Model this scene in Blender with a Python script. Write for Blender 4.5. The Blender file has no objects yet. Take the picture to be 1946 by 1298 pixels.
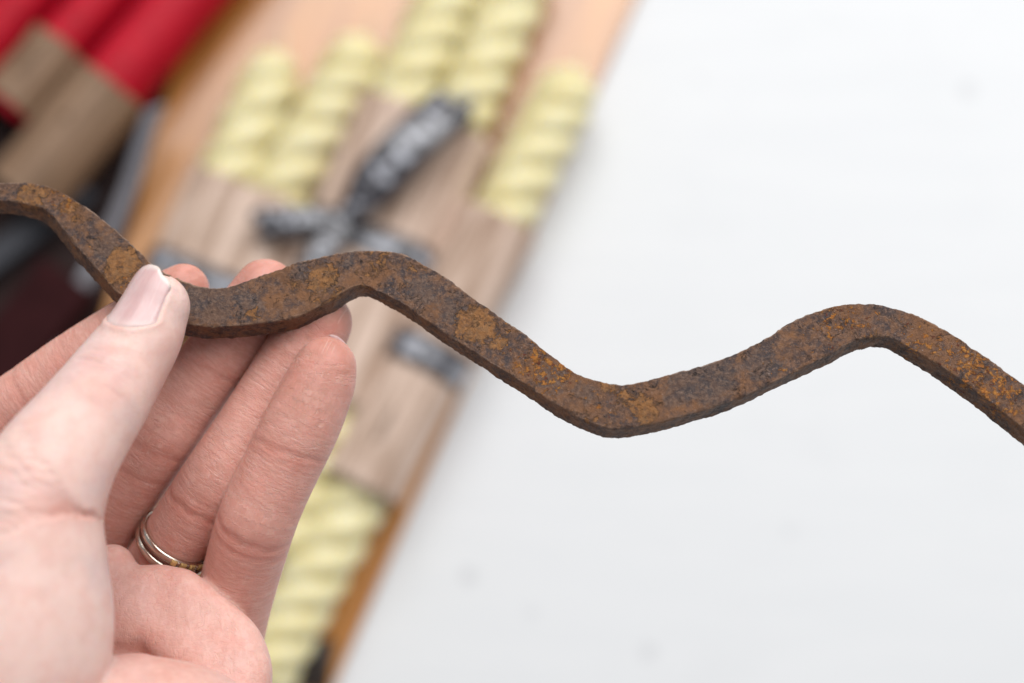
import bpy, bmesh, math, random
import numpy as np
from mathutils import Vector, Matrix, noise as mnoise

random.seed(7); np.random.seed(7)
S = bpy.context.scene
C = S.collection

# ------------------------------------------------------------------ camera
W, H = 1946.0, 1298.0              # photograph size, used only to read places off it
FPX = W * 50.0 / 36.0              # focal length in photograph pixels
DF = 346.5                         # mm from lens to the bar (the focus distance)
TILT = math.radians(12)
CAM = Vector((0.0, 0.0, 0.7516))
ROT = Matrix.Rotation(TILT, 3, 'X')
cam_d = bpy.data.cameras.new('camera'); cam = bpy.data.objects.new('camera', cam_d); C.objects.link(cam)
cam.location = CAM; cam.rotation_euler = (TILT, 0, 0)
cam_d.lens = 50; cam_d.sensor_width = 36; cam_d.clip_start = 0.01; cam_d.clip_end = 50
cam_d.dof.use_dof = True; cam_d.dof.focus_distance = DF / 1000; cam_d.dof.aperture_fstop = 4.5
S.camera = cam

# ------------------------------------------------------------------ light
world = bpy.data.worlds.new('World'); S.world = world; world.use_nodes = True
bg = world.node_tree.nodes['Background']
bg.inputs[0].default_value = (0.93, 0.96, 1.0, 1); bg.inputs[1].default_value = 0.34


def area(name, loc, target, size, power, col):
    l = bpy.data.lights.new(name, 'AREA'); l.shape = 'RECTANGLE'; l.size = size[0]; l.size_y = size[1]
    l.energy = power; l.color = col
    o = bpy.data.objects.new(name, l); C.objects.link(o); o.location = loc
    o.rotation_euler = (Vector(target) - Vector(loc)).to_track_quat('-Z', 'Y').to_euler()
    return o


area('window_light', (0.55, 1.45, 2.15), (0.05, 0.0, 0.1), (3.2, 1.7), 88, (1.0, 0.995, 0.99))
S.view_settings.view_transform = 'Standard'; S.view_settings.look = 'None'
S.view_settings.exposure = 0.11; S.view_settings.gamma = 1.0
S.render.engine = 'CYCLES'
S.cycles.use_denoising = True
try:
    S.cycles.denoiser = 'OPENIMAGEDENOISE'
    S.cycles.denoising_prefilter = 'ACCURATE'
except Exception:
    pass
S.cycles.max_bounces = 8


# ------------------------------------------------------------------ helpers
def P(px, py, z):
    """point of the hand frame (mm; x right, y up, z towards the lens) seen at photograph pixel px,py"""
    k = (DF - z) / FPX
    return np.array([(px - W / 2) * k, (H / 2 - py) * k, z])


def T(px, py, zw):
    """world point at height zw seen at a photograph pixel (for things lying on the table)"""
    d = ROT @ Vector(((px - W / 2) / FPX, (H / 2 - py) / FPX, -1))
    return CAM + d * ((zw - CAM.z) / d.z)


HAND_ORIGIN = CAM + ROT @ Vector((0, 0, -DF / 1000))


def hand_frame(o):
    o.location = HAND_ORIGIN; o.rotation_euler = (TILT, 0, 0)


def tag(o, label=None, cat=None, group=None, kind=None):
    if label: o['label'] = label
    if cat: o['category'] = cat
    if group: o['group'] = group
    if kind: o['kind'] = kind
    return o


def mesh(name, verts, faces, mat=None, parent=None, smooth=True):
    me = bpy.data.meshes.new(name)
    me.from_pydata([tuple(v) for v in verts], [], [tuple(f) for f in faces])
    if smooth: me.polygons.foreach_set('use_smooth', [True] * len(me.polygons))
    me.update()
    o = bpy.data.objects.new(name, me); C.objects.link(o)
    if mat: me.materials.append(mat)
    if parent: o.parent = parent
    return o


def np_mesh(name, V, Q, mat=None, parent=None):
    me = bpy.data.meshes.new(name)
    n = len(Q)
    me.vertices.add(len(V)); me.vertices.foreach_set('co', np.ascontiguousarray(V, dtype=np.float32).ravel())
    me.loops.add(n * 4); me.loops.foreach_set('vertex_index', np.ascontiguousarray(Q, dtype=np.int32).ravel())
    me.polygons.add(n); me.polygons.foreach_set('loop_start', np.arange(0, n * 4, 4, dtype=np.int32))
    me.polygons.foreach_set('loop_total', np.full(n, 4, dtype=np.int32))
    me.polygons.foreach_set('use_smooth', np.ones(n, dtype=bool))
    me.update(); me.validate()
    o = bpy.data.objects.new(name, me); C.objects.link(o)
    if mat: me.materials.append(mat)
    if parent: o.parent = parent
    return o


def attr(o, name, arr, vec=False):
    a = o.data.attributes.new(name, 'FLOAT_VECTOR' if vec else 'FLOAT', 'POINT')
    a.data.foreach_set('vector' if vec else 'value', np.ascontiguousarray(arr, dtype=np.float32).ravel())


def empty(name, loc=(0, 0, 0), rot=(0, 0, 0)):
    o = bpy.data.objects.new(name, None); C.objects.link(o); o.location = loc; o.rotation_euler = rot
    o.empty_display_size = 0.01
    return o


def grid_faces(nu, nv, closed_v=True):
    f = []
    for i in range(nu - 1):
        for j in range(nv if closed_v else nv - 1):
            k = (j + 1) % nv
            f.append((i * nv + j, i * nv + k, (i + 1) * nv + k, (i + 1) * nv + j))
    return f


def catmull(pts, n):
    p = np.asarray(pts, float); out = []
    for i in range(len(p) - 1):
        p0 = p[i - 1] if i > 0 else 2 * p[0] - p[1]
        p1, p2 = p[i], p[i + 1]
        p3 = p[i + 2] if i + 2 < len(p) else 2 * p[-1] - p[-2]
        for t in np.arange(n) / n:
            out.append(0.5 * ((2 * p1) + (p2 - p0) * t + (2 * p0 - 5 * p1 + 4 * p2 - p3) * t * t + (3 * p1 - p0 - 3 * p2 + p3) * t ** 3))
    out.append(p[-1])
    return np.array(out)


# ------------------------------------------------------------------ materials
class Mat:
    def __init__(s, name):
        s.m = bpy.data.materials.new(name); s.m.use_nodes = True
        s.t = s.m.node_tree; s.b = s.t.nodes['Principled BSDF']; s.x = 0

    def n(s, typ, **kw):
        nd = s.t.nodes.new('ShaderNode' + typ)
        for k, v in kw.items():
            if k.startswith('_'): setattr(nd, k[1:], v)
            else: s.put(nd.inputs[k.replace('__', ' ')], v)
        return nd

    def put(s, inp, v):
        if isinstance(v, bpy.types.NodeSocket): s.t.links.new(v, inp)
        elif isinstance(v, tuple) and len(v) == 3 and inp.type == 'RGBA': inp.default_value = v + (1,)
        else: inp.default_value = v

    def math(s, op, a, b=0.0, c=0.0, clamp=False):
        nd = s.t.nodes.new('ShaderNodeMath'); nd.operation = op; nd.use_clamp = clamp
        s.put(nd.inputs[0], a); s.put(nd.inputs[1], b); s.put(nd.inputs[2], c)
        return nd.outputs[0]

    def ramp(s, v, lo, hi):
        nd = s.t.nodes.new('ShaderNodeMapRange'); nd.interpolation_type = 'SMOOTHSTEP'
        s.put(nd.inputs[0], v); nd.inputs[1].default_value = lo; nd.inputs[2].default_value = hi  # a falling ramp when lo > hi
        return nd.outputs[0]

    def mix(s, f, a, b):
        nd = s.t.nodes.new('ShaderNodeMix'); nd.data_type = 'RGBA'
        s.put(nd.inputs[0], f); s.put(nd.inputs[6], a); s.put(nd.inputs[7], b)
        return nd.outputs[2]

    def obj(s, scale=(1, 1, 1), rot=(0, 0, 0)):
        tc = s.t.nodes.new('ShaderNodeTexCoord'); mp = s.t.nodes.new('ShaderNodeMapping')
        s.t.links.new(tc.outputs['Object'], mp.inputs[0]); mp.inputs[3].default_value = scale; mp.inputs[2].default_value = rot
        return mp.outputs[0]

    def noise(s, vec, scale, detail=4, rough=0.55, dist=0.0):
        return s.n('TexNoise', Vector=vec, Scale=scale, Detail=detail, Roughness=rough, Distortion=dist).outputs[0]

    def attr(s, name, out=2):
        nd = s.t.nodes.new('ShaderNodeAttribute'); nd.attribute_name = name
        return nd.outputs[out]

    def bump(s, h, strength, dist, normal=None):
        nd = s.t.nodes.new('ShaderNodeBump'); s.put(nd.inputs['Height'], h)
        nd.inputs['Strength'].default_value = strength; nd.inputs['Distance'].default_value = dist
        if normal is not None: s.put(nd.inputs['Normal'], normal)
        return nd.outputs[0]

    def set(s, **kw):
        for k, v in kw.items(): s.put(s.b.inputs[k.replace('__', ' ')], v)
        return s.m


def mat_rust():
    s = Mat('rust'); v = s.obj((1000, 1000, 1000))
    big = s.noise(v, 0.085, 5, 0.6); mid = s.noise(v, 0.28, 9, 0.68, 0.5); fine = s.noise(v, 1.1, 9, 0.75); grain = s.noise(v, 2.6, 5, 0.75)
    mid2 = s.noise(v, 0.45, 9, 0.7, 0.3)
    base = s.mix(s.ramp(mid, 0.38, 0.62), (0.066, 0.043, 0.040), (0.200, 0.098, 0.053))
    base = s.mix(s.math('MULTIPLY', s.ramp(mid2, 0.52, 0.62), 0.55), base, (0.255, 0.120, 0.052))
    base = s.mix(s.math('MULTIPLY', s.ramp(mid2, 0.47, 0.39), 0.75), base, (0.058, 0.046, 0.050))
    base = s.mix(s.math('MULTIPLY', s.ramp(fine, 0.50, 0.62), 0.60), base, (0.300, 0.175, 0.115))
    base = s.mix(s.math('MULTIPLY', s.ramp(grain, 0.54, 0.66), 0.62), base, (0.044, 0.034, 0.036))
    base = s.mix(s.math('MULTIPLY', s.ramp(big, 0.50, 0.62), 0.55), base, (0.245, 0.105, 0.038))
    dk = s.ramp(s.math('ADD', s.attr('dark'), s.math('MULTIPLY', s.math('SUBTRACT', s.noise(v, 0.30, 8, 0.7, 0.5), 0.5), 1.6)), 0.42, 0.66)
    base = s.mix(s.math('MULTIPLY', dk, 0.58), base, s.mix(s.ramp(fine, 0.42, 0.60), (0.055, 0.045, 0.048), (0.155, 0.110, 0.090)))
    # flat patches of ochre rust with ragged borders where the scale has come off
    blob = s.math('ADD', s.attr('patch'), s.math('MULTIPLY', s.math('SUBTRACT', s.noise(v, 0.36, 9, 0.70, 0.7), 0.5), 1.9))
    pm = s.math('MULTIPLY', s.ramp(blob, 0.46, 0.58), s.ramp(s.noise(v, 0.5, 7, 0.7), 0.30, 0.52))
    pc = s.mix(s.ramp(fine, 0.38, 0.62), (0.235, 0.098, 0.028), (0.345, 0.160, 0.058))
    pc = s.mix(s.math('MULTIPLY', s.ramp(mid2, 0.50, 0.58), 0.7), pc, (0.240, 0.125, 0.055))
    pc = s.mix(s.math('MULTIPLY', s.ramp(s.noise(v, 0.8, 8, 0.75), 0.55, 0.63), 0.85), pc, (0.085, 0.050, 0.034))
    col = s.mix(pm, base, pc)
    edge = s.math('MULTIPLY', s.ramp(blob, 0.42, 0.49), s.math('SUBTRACT', 1.0, s.ramp(blob, 0.50, 0.56)))
    col = s.mix(s.math('MULTIPLY', edge, s.math('MULTIPLY', s.ramp(mid, 0.40, 0.60), 0.8)), col, (0.024, 0.017, 0.015))
    # crystals of fresh orange and dark red rust, a few glints
    sn = s.n('TexNoise', Vector=v, Scale=0.62, Detail=6.0, Roughness=0.72)
    sk = s.attr('speck')
    o1 = s.ramp(s.math('ADD', sn.outputs[0], s.math('MULTIPLY', sk, 0.21)), 0.655, 0.70)
    rd = s.ramp(s.math('ADD', s.noise(v, 0.55, 6, 0.72, 0.2), s.math('MULTIPLY', sk, 0.12)), 0.66, 0.71)
    wh = s.ramp(s.math('ADD', s.noise(v, 1.7, 3, 0.6), s.math('MULTIPLY', sk, 0.08)), 0.715, 0.75)
    col = s.mix(rd, col, (0.150, 0.034, 0.014))
    col = s.mix(s.math('MULTIPLY', o1, 0.9), col, s.mix(s.ramp(fine, 0.4, 0.6), (0.36, 0.115, 0.016), (0.47, 0.20, 0.035)))
    col = s.mix(s.math('MULTIPLY', wh, 0.8), col, (0.42, 0.33, 0.30))
    # thin broken cracks of the scale
    cn = s.math('ABSOLUTE', s.math('SUBTRACT', s.noise(v, 0.19, 7, 0.66, 1.2), 0.5))
    crk = s.math('MULTIPLY', s.math('SUBTRACT', 1.0, s.ramp(cn, 0.0, 0.012)), s.ramp(s.noise(v, 0.22, 3), 0.50, 0.60))
    col = s.mix(s.math('MULTIPLY', crk, 0.85), col, (0.018, 0.013, 0.012))
    col = s.mix(s.math('MULTIPLY', s.math('MULTIPLY', s.attr('edge'), s.ramp(mid, 0.40, 0.58)), 0.7), col, (0.37, 0.25, 0.18))  # worn edge tone, palest on top: a rim highlight painted into the colour
    h = s.math('ADD', s.math('MULTIPLY', fine, 0.75), s.math('MULTIPLY', mid, 0.9))
    h = s.math('ADD', h, s.math('MULTIPLY', grain, 0.45))
    h = s.math('SUBTRACT', h, s.math('MULTIPLY', pm, 0.30)); h = s.math('SUBTRACT', h, s.math('MULTIPLY', crk, 0.5))
    h = s.math('ADD', h, s.math('MULTIPLY', s.math('ADD', o1, rd), 0.25))
    return s.set(Base__Color=col, Roughness=s.math('SUBTRACT', 0.82, s.math('MULTIPLY', grain, 0.4)), Normal=s.bump(h, 1.0, 0.0009), **{'Specular IOR Level': 0.4})


def mat_skin():
    s = Mat('skin'); uv = s.attr('fuv', 1); v = s.obj((1000, 1000, 1000))
    pale, red, dirt_shade = s.attr('pale'), s.attr('red'), s.attr('dirt_shade')
    st = s.n('VectorMath', _operation='MULTIPLY'); s.put(st.inputs[0], uv); st.inputs[1].default_value = (1.0, 0.22, 1)
    lines = s.noise(st.outputs[0], 1.25, 3, 0.6, 0.35)
    cell = s.n('TexVoronoi', Vector=uv, Scale=1.1, _feature='DISTANCE_TO_EDGE').outputs['Distance']
    mott = s.noise(v, 0.16, 4, 0.6); mot2 = s.noise(v, 0.6, 3, 0.6)
    col = s.mix(pale, (0.625, 0.335, 0.278), (0.735, 0.525, 0.468))
    col = s.mix(s.math('MULTIPLY', s.ramp(mott, 0.42, 0.66), s.math('SUBTRACT', 0.36, s.math('MULTIPLY', pale, 0.13))), col, (0.60, 0.245, 0.19))
    col = s.mix(s.math('MULTIPLY', s.ramp(mot2, 0.50, 0.72), 0.22), col, (0.68, 0.44, 0.36))
    col = s.mix(s.math('MULTIPLY', s.math('MULTIPLY', s.ramp(s.noise(v, 0.055, 3, 0.5), 0.46, 0.62), pale), 0.26), col, (0.53, 0.43, 0.46))
    col = s.mix(s.math('MULTIPLY', red, 0.62), col, (0.50, 0.175, 0.130))
    col = s.mix(s.math('MULTIPLY', s.ramp(lines, 0.60, 0.44), s.math('MULTIPLY', s.math('SUBTRACT', 1.0, pale), 0.22)), col, (0.42, 0.16, 0.115))
    grime_shade = s.math('MULTIPLY', dirt_shade, s.ramp(s.noise(v, 0.22, 4, 0.6), 0.44, 0.66))
    col = s.mix(s.math('MULTIPLY', grime_shade, 0.42), col, (0.30, 0.130, 0.070))
    st2 = s.n('VectorMath', _operation='MULTIPLY'); s.put(st2.inputs[0], uv); st2.inputs[1].default_value = (1.0, 0.14, 1)
    wr = s.math('ABSOLUTE', s.math('SUBTRACT', s.noise(st2.outputs[0], 0.62, 3, 0.6, 0.5), 0.5))
    wr = s.math('MULTIPLY', s.ramp(wr, 0.028, 0.0), s.math('SUBTRACT', 1.0, s.math('MULTIPLY', pale, 0.8)))
    wr = s.math('MULTIPLY', wr, s.ramp(s.noise(v, 0.2, 2), 0.42, 0.60))
    col = s.mix(s.math('MULTIPLY', wr, 0.30), col, (0.70, 0.45, 0.38))
    h = s.math('ADD', s.math('MULTIPLY', wr, -0.7), s.math('MULTIPLY', lines, s.math('SUBTRACT', 1.45, pale)))
    h = s.math('ADD', h, s.math('MULTIPLY', s.math('MINIMUM', cell, 0.18), 1.1))
    nrm = s.bump(h, 0.62, 0.00022)
    return s.set(Base__Color=col, Roughness=0.52, Normal=nrm, Subsurface__Weight=0.55, Subsurface__Radius=(1.0, 0.36, 0.22),
                 Subsurface__Scale=0.0019, **{'Specular IOR Level': 0.38})


def mat_nail():
    s = Mat('nail'); uv = s.attr('nuv', 1)
    sx = s.n('SeparateXYZ', Vector=uv); a, b = sx.outputs[0], sx.outputs[1]
    n1 = s.noise(uv, 0.55, 5, 0.65)
    tip = s.ramp(s.math('ADD', a, s.math('MULTIPLY', s.math('SUBTRACT', n1, 0.5), 0.30)), 0.88, 0.96)
    tip = s.math('MULTIPLY', s.math('MULTIPLY', tip, s.ramp(b, -0.9, 0.5)), s.math('SUBTRACT', 1.0, s.math('MULTIPLY', sx.outputs[2], 0.8)))
    col = s.mix(s.ramp(n1, 0.35, 0.7), (0.545, 0.345, 0.335), (0.66, 0.475, 0.46))
    col = s.mix(s.math('MULTIPLY', s.ramp(a, 0.22, 0.02), 0.6), col, (0.70, 0.54, 0.50))
    st = s.n('VectorMath', _operation='MULTIPLY'); s.put(st.inputs[0], uv); st.inputs[1].default_value = (0.8, 6.0, 1)
    stri = s.noise(st.outputs[0], 1.6, 3, 0.6)
    col = s.mix(s.math('MULTIPLY', s.ramp(stri, 0.55, 0.70), 0.35), col, (0.72, 0.58, 0.57))
    col = s.mix(s.math('MULTIPLY', tip, 0.85), col, (0.70, 0.65, 0.60))
    return s.set(Base__Color=col, Roughness=0.28, Normal=s.bump(s.math('ADD', stri, s.math('MULTIPLY', n1, 0.6)), 0.45, 0.0002), Subsurface__Weight=0.3,
                 Subsurface__Radius=(1.0, 0.4, 0.3), Subsurface__Scale=0.001)


def mat_plain(name, col, rough=0.5, metal=0.0, var=0.12, scale=60, bump=0.0, bscale=300, dist=0.0005, **kw):
    s = Mat(name); v = s.obj()
    n = s.noise(v, scale, 5, 0.6)
    c2 = tuple(c * (1 - 2.2 * var) for c in col)
    c = s.mix(s.ramp(n, 0.35, 0.65), c2, col)
    d = dict(Base__Color=c, Roughness=rough, Metallic=metal)
    if bump: d['Normal'] = s.bump(s.noise(v, bscale, 4, 0.6), bump, dist)
    d.update(kw)
    return s.set(**d)


def mat_wax(name, col, deep, rough=0.42, spec=0.5):
    s = Mat(name); v = s.obj()
    n = s.noise(v, 90, 5, 0.6)
    c = s.mix(s.ramp(n, 0.3, 0.7), deep, col)
    return s.set(Base__Color=c, Roughness=rough, Normal=s.bump(s.noise(v, 220, 3), 0.25, 0.0005), Subsurface__Weight=0.5,
                 Subsurface__Radius=(1.0, 0.8, 0.35), Subsurface__Scale=0.002, **{'Specular IOR Level': spec})


def mat_wood():
    s = Mat('varnished_wood'); v = s.obj((1, 9, 9))
    g = s.noise(v, 9, 6, 0.6, 0.5); f = s.noise(s.obj((2, 60, 60)), 9, 4, 0.6)
    c = s.mix(s.ramp(g, 0.3, 0.7), (0.33, 0.120, 0.014), (0.52, 0.215, 0.032))
    c = s.mix(s.math('MULTIPLY', s.ramp(f, 0.5, 0.7), 0.35), c, (0.27, 0.085, 0.010))
    return s.set(Base__Color=c, Roughness=0.36, Normal=s.bump(f, 0.10, 0.0004), **{'Specular IOR Level': 0.8, 'Coat Weight': 0.8, 'Coat Roughness': 0.28})


def mat_white():
    s = Mat('white_paint'); v = s.obj()
    st = s.noise(s.obj((1.2, 9, 1), (0, 0, 0.12)), 7, 5, 0.6); ml = s.noise(v, 14, 5, 0.6)
    c = s.mix(s.ramp(st, 0.30, 0.70), (0.652, 0.660, 0.670), (0.670, 0.676, 0.684))
    c = s.mix(s.math('MULTIPLY', s.ramp(ml, 0.50, 0.75), 0.25), c, (0.60, 0.608, 0.62))
    for px, py, r, a in ((890, 1095, 0.0042, 0.30), (1232, 1240, 0.0042, 0.24), (1838, 172, 0.0050, 0.22), (1500, 1010, 0.003, 0.15), (1330, 150, 0.003, 0.10), (1010, 1165, 0.004, 0.12)):
        q = T(px, py, 0.0)
        d = s.n('VectorMath', _operation='DISTANCE'); s.put(d.inputs[0], v); d.inputs[1].default_value = (q.x, q.y, 0.0)
        k = s.ramp(s.math('ADD', d.outputs['Value'], s.math('MULTIPLY', s.noise(v, 400, 3), 0.002)), r + 0.003, r - 0.001)
        c = s.mix(s.math('MULTIPLY', k, a), c, (0.30, 0.30, 0.32))
    return s.set(Base__Color=c, Roughness=0.6, Normal=s.bump(st, 0.1, 0.0006))


def mat_kraft(name, lo, hi, dk):
    s = Mat(name); v = s.obj()
    g = s.noise(s.obj((3, 36, 36)), 4, 5, 0.65); f = s.noise(v, 900, 3, 0.7)
    c = s.mix(s.ramp(g, 0.38, 0.60), lo, hi)
    c = s.mix(s.math('MULTIPLY', s.ramp(f, 0.5, 0.7), 0.25), c, dk)
    return s.set(Base__Color=c, Roughness=0.62, Normal=s.bump(g, 0.4, 0.002))


def mat_ribbon():
    s = Mat('satin_ribbon'); v = s.obj()
    w = s.noise(v, 1500, 2)
    base = s.mix(w, (0.022, 0.020, 0.024), (0.045, 0.042, 0.050))
    # worn pale print down the middle of the ribbon, too blurred in the photograph to read
    sx = s.n('SeparateXYZ', Vector=s.attr('ruv', 1)); a, b = sx.outputs[0], sx.outputs[1]
    row = s.math('MULTIPLY', s.ramp(b, 0.18, 0.26), s.ramp(b, 0.82, 0.74))
    cell = s.n('TexNoise', Vector=s.n('CombineXYZ', X=s.math('MULTIPLY', a, 0.33), Y=s.math('MULTIPLY', b, 1.6)).outputs[0], Scale=1.0, Detail=2.0).outputs[0]
    pr = s.math('MULTIPLY', row, s.ramp(cell, 0.50, 0.56))
    col = s.mix(s.math('MULTIPLY', pr, 0.75), base, (0.50, 0.51, 0.56))
    return s.set(Base__Color=col, Roughness=0.36, Normal=s.bump(w, 0.2, 0.0002), **{'Specular IOR Level': 0.7})


M = dict(rust=mat_rust(), skin=mat_skin(), nail=mat_nail(), wood=mat_wood(), white=mat_white(), kraft=mat_kraft('kraft_paper', (0.33, 0.215, 0.15), (0.63, 0.475, 0.385), (0.32, 0.21, 0.15)), brown=mat_kraft('shaded_kraft', (0.15, 0.085, 0.045), (0.25, 0.15, 0.088), (0.08, 0.045, 0.025)), ribbon=mat_ribbon(),  # brown: the kraft darkened, shade of the left corner put into the colour
         wax=mat_wax('yellow_wax', (0.72, 0.665, 0.42), (0.68, 0.585, 0.29)), redwax=mat_wax('red_wax', (0.47, 0.004, 0.020), (0.38, 0.003, 0.015), 0.5, 0.2),
         gold=mat_plain('pale_gold', (0.62, 0.54, 0.46), 0.22, 1.0, 0.04), stone=mat_plain('champagne_stone', (0.75, 0.55, 0.25), 0.08, 0.6, 0.1),
         wick=mat_plain('wick', (0.65, 0.58, 0.42), 0.9), tray=mat_plain('dark_stained_wood', (0.030, 0.017, 0.016), 0.75, 0, 0.2, 30, 0.3, **{'Specular IOR Level': 0.15}),
         steel=mat_plain('worn_steel', (0.26, 0.255, 0.27), 0.45, 0.7, 0.25, 35, 0.2), redblock=mat_plain('red_brown_wood', (0.030, 0.007, 0.008), 0.85, **{'Specular IOR Level': 0.1}), darksteel=mat_plain('blue_grey_iron', (0.03, 0.031, 0.040), 0.6), grey_ribbon=mat_plain('grey_ribbon', (0.20, 0.195, 0.215), 0.35, 0.0, 0.1, 200), leather=mat_plain('dark_leather', (0.030, 0.018, 0.013), 0.5, 0, 0.2, 80, 0.4))

# ------------------------------------------------------------------ setting: white table, wooden board
ZT = 0.006                                   # top of the thin wooden board
ZF = 0.0                                     # the white table top it lies on


def table():
    n = 2.2
    o = mesh('white_table', [(-n, -n, ZF), (n, -n, ZF), (n, n, ZF), (-n, n, ZF)], [(0, 1, 2, 3)], M['white'], smooth=False)
    o['kind'] = 'structure'


table()
E0, E1 = T(1208, 0, ZT), T(636, 1298, ZT)      # right edge of the board
ED = (E1 - E0).normalized()                    # along the edge, towards the bottom of the picture
EN = Vector((ED.y, -ED.x, 0))                  # across the board
if EN.x > 0: EN = -EN


def box_bm(bm, x0, x1, y0, y1, z0, z1, bev=0.0):
    r = bmesh.ops.create_cube(bm, size=1)
    for v in r['verts']:
        v.co = Vector(((x0 + x1) / 2 + v.co.x * (x1 - x0), (y0 + y1) / 2 + v.co.y * (y1 - y0), (z0 + z1) / 2 + v.co.z * (z1 - z0)))
    if bev:
        es = list({e for v in r['verts'] for e in v.link_edges})
        bmesh.ops.bevel(bm, geom=es, offset=bev, segments=3, profile=0.6, affect='EDGES')


def box(name, dims, mat, parent=None, bev=0.002):
    bm = bmesh.new(); box_bm(bm, *dims, bev)
    me = bpy.data.meshes.new(name); bm.to_mesh(me); bm.free(); me.materials.append(mat)
    o = bpy.data.objects.new(name, me); C.objects.link(o)
    if parent: o.parent = parent
    return o


bo = box('wooden_board', (-0.30, 0.95, 0, 0.75, 0.0004, ZT), M['wood'], bev=0.002)
bo.matrix_world = Matrix(((-ED.x, EN.x, 0, E0.x), (-ED.y, EN.y, 0, E0.y), (0, 0, 1, 0), (0, 0, 0, 1)))
for v in bo.data.vertices: v.co.x = -v.co.x
bo.data.flip_normals()
tag(bo, 'thin orange varnished wooden board under the candles, lying on the white table', 'board')


# ------------------------------------------------------------------ candles
def frame_on(p0, p1, z):
    """matrix: local x from p0 to p1, z up"""
    d = Vector((p1.x - p0.x, p1.y - p0.y, 0)); L = d.length; d.normalize()
    n = Vector((-d.y, d.x, 0))
    return Matrix(((d.x, n.x, 0, p0.x), (d.y, n.y, 0, p0.y), (0, 0, 1, z), (0, 0, 0, 1))), L


def twisted_candle(a, b, R, label, phase=0.0, tip=True, zb=ZT):
    """two thick wax strands twisted round each other, lying along the board, tip at a"""
    pa, pb = T(a[0], a[1], zb + R), T(b[0], b[1], zb + R)
    m, L = frame_on(pb, pa, zb + R)
    root = empty('twisted_candle'); root.matrix_world = m
    nv, nu = 56, int(L / 0.0014) + 2
    pitch = 0.0580; vs = []
    for i in range(nu):
        x = L * i / (nu - 1)
        env = 1.0
        if tip:
            t = max(0.0, (x - (L - 0.020)) / 0.020); env = math.sqrt(max(0.0, 1 - t ** 2.4)) * (1 - 0.10 * t) + 0.02
        t0 = max(0.0, (0.006 - x) / 0.006); env *= 1 - 0.25 * t0 ** 2
        tw = -2 * math.pi * x / (pitch * (1 + 0.05 * math.sin(phase * 5))) + phase + 0.25 * math.sin(x * 60 + phase)
        for j in range(nv):
            th = 2 * math.pi * j / nv
            c = abs(math.cos(1.5 * (th + tw)))
            r = R * (0.76 + 0.24 * c ** 0.70) * env
            r *= 1 + 0.012 * math.sin(7 * x / R + th)
            vs.append((x, -r * math.sin(th), r * math.cos(th)))
    fs = grid_faces(nu, nv)
    vs.append((0, 0, 0)); vs.append((L, 0, 0))
    for j in range(nv):
        k = (j + 1) % nv
        fs.append((nu * nv, k, j)); fs.append((nu * nv + 1, (nu - 1) * nv + j, (nu - 1) * nv + k))
    mesh('wax_body', vs, fs, M['wax'], root)
    if tip:
        ws = []
        for i in range(7):
            for j in range(8):
                th = j * math.pi / 4
                ws.append((L - 0.004 + i * 0.0025, 0.0009 * math.cos(th) + 0.0004 * i * i * 0.3, 0.0009 * math.sin(th)))
        mesh('wick', ws, grid_faces(7, 8), M['wick'], root)
    tag(root, label, 'candle', 'pale yellow twisted candles on the board')
    return root


RC = 0.0178
twisted_candle((537, 100), (340, 545), 0.0166, 'pale yellow twisted candle, farthest left of the yellow ones, beside the red candles', 0.4)
twisted_candle((700, 72), (420, 565), 0.0170, 'pale yellow twisted candle, second from the left of the yellow ones', 1.3)
twisted_candle((888, -95), (385, 1050), RC, 'pale yellow twisted candle in the bow-tied sleeve, left one of the pair', 2.2)
twisted_candle((1018, -95), (515, 1050), RC, 'pale yellow twisted candle in the bow-tied sleeve, right one of the pair', 0.2)
twisted_candle((1100, 132), (490, 1292), RC, 'pale yellow twisted candle lying nearest the edge of the board', 1.0)


def straight_candle(a, b, R, label, zb):
    pa, pb = T(a[0], a[1], zb + R), T(b[0], b[1], zb + R)
    m, L = frame_on(pb, pa, zb + R)
    root = empty('red_candle'); root.matrix_world = m
    nv, nu = 40, 60; vs = []
    for i in range(nu):
        x = L * i / (nu - 1)
        t = max(0.0, (x - (L - 0.018)) / 0.018); env = math.sqrt(max(0.0, 1 - t ** 2.2)) + 0.02
        for j in range(nv):
            th = 2 * math.pi * j / nv
            r = R * env * (0.80 + 0.20 * math.cos(math.pi / 6) / math.cos((th + 0.3) % (math.pi / 3) - math.pi / 6))
            vs.append((x, -r * math.sin(th), r * math.cos(th)))
    fs = grid_faces(nu, nv); vs.append((0, 0, 0)); vs.append((L, 0, 0))
    for j in range(nv):
        k = (j + 1) % nv
        fs.append((nu * nv, k, j)); fs.append((nu * nv + 1, (nu - 1) * nv + j, (nu - 1) * nv + k))
    mesh('wax_body', vs, fs, M['redwax'], root)
    ws = [(L - 0.004 + i * 0.0025, 0.0009 * math.cos(j * math.pi / 4), 0.0009 * math.sin(j * math.pi / 4)) for i in range(7) for j in range(8)]
    mesh('wick', ws, grid_faces(7, 8), M['wick'], root)
    tag(root, label, 'candle', 'red candles on the dark mat')
    return root


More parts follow.
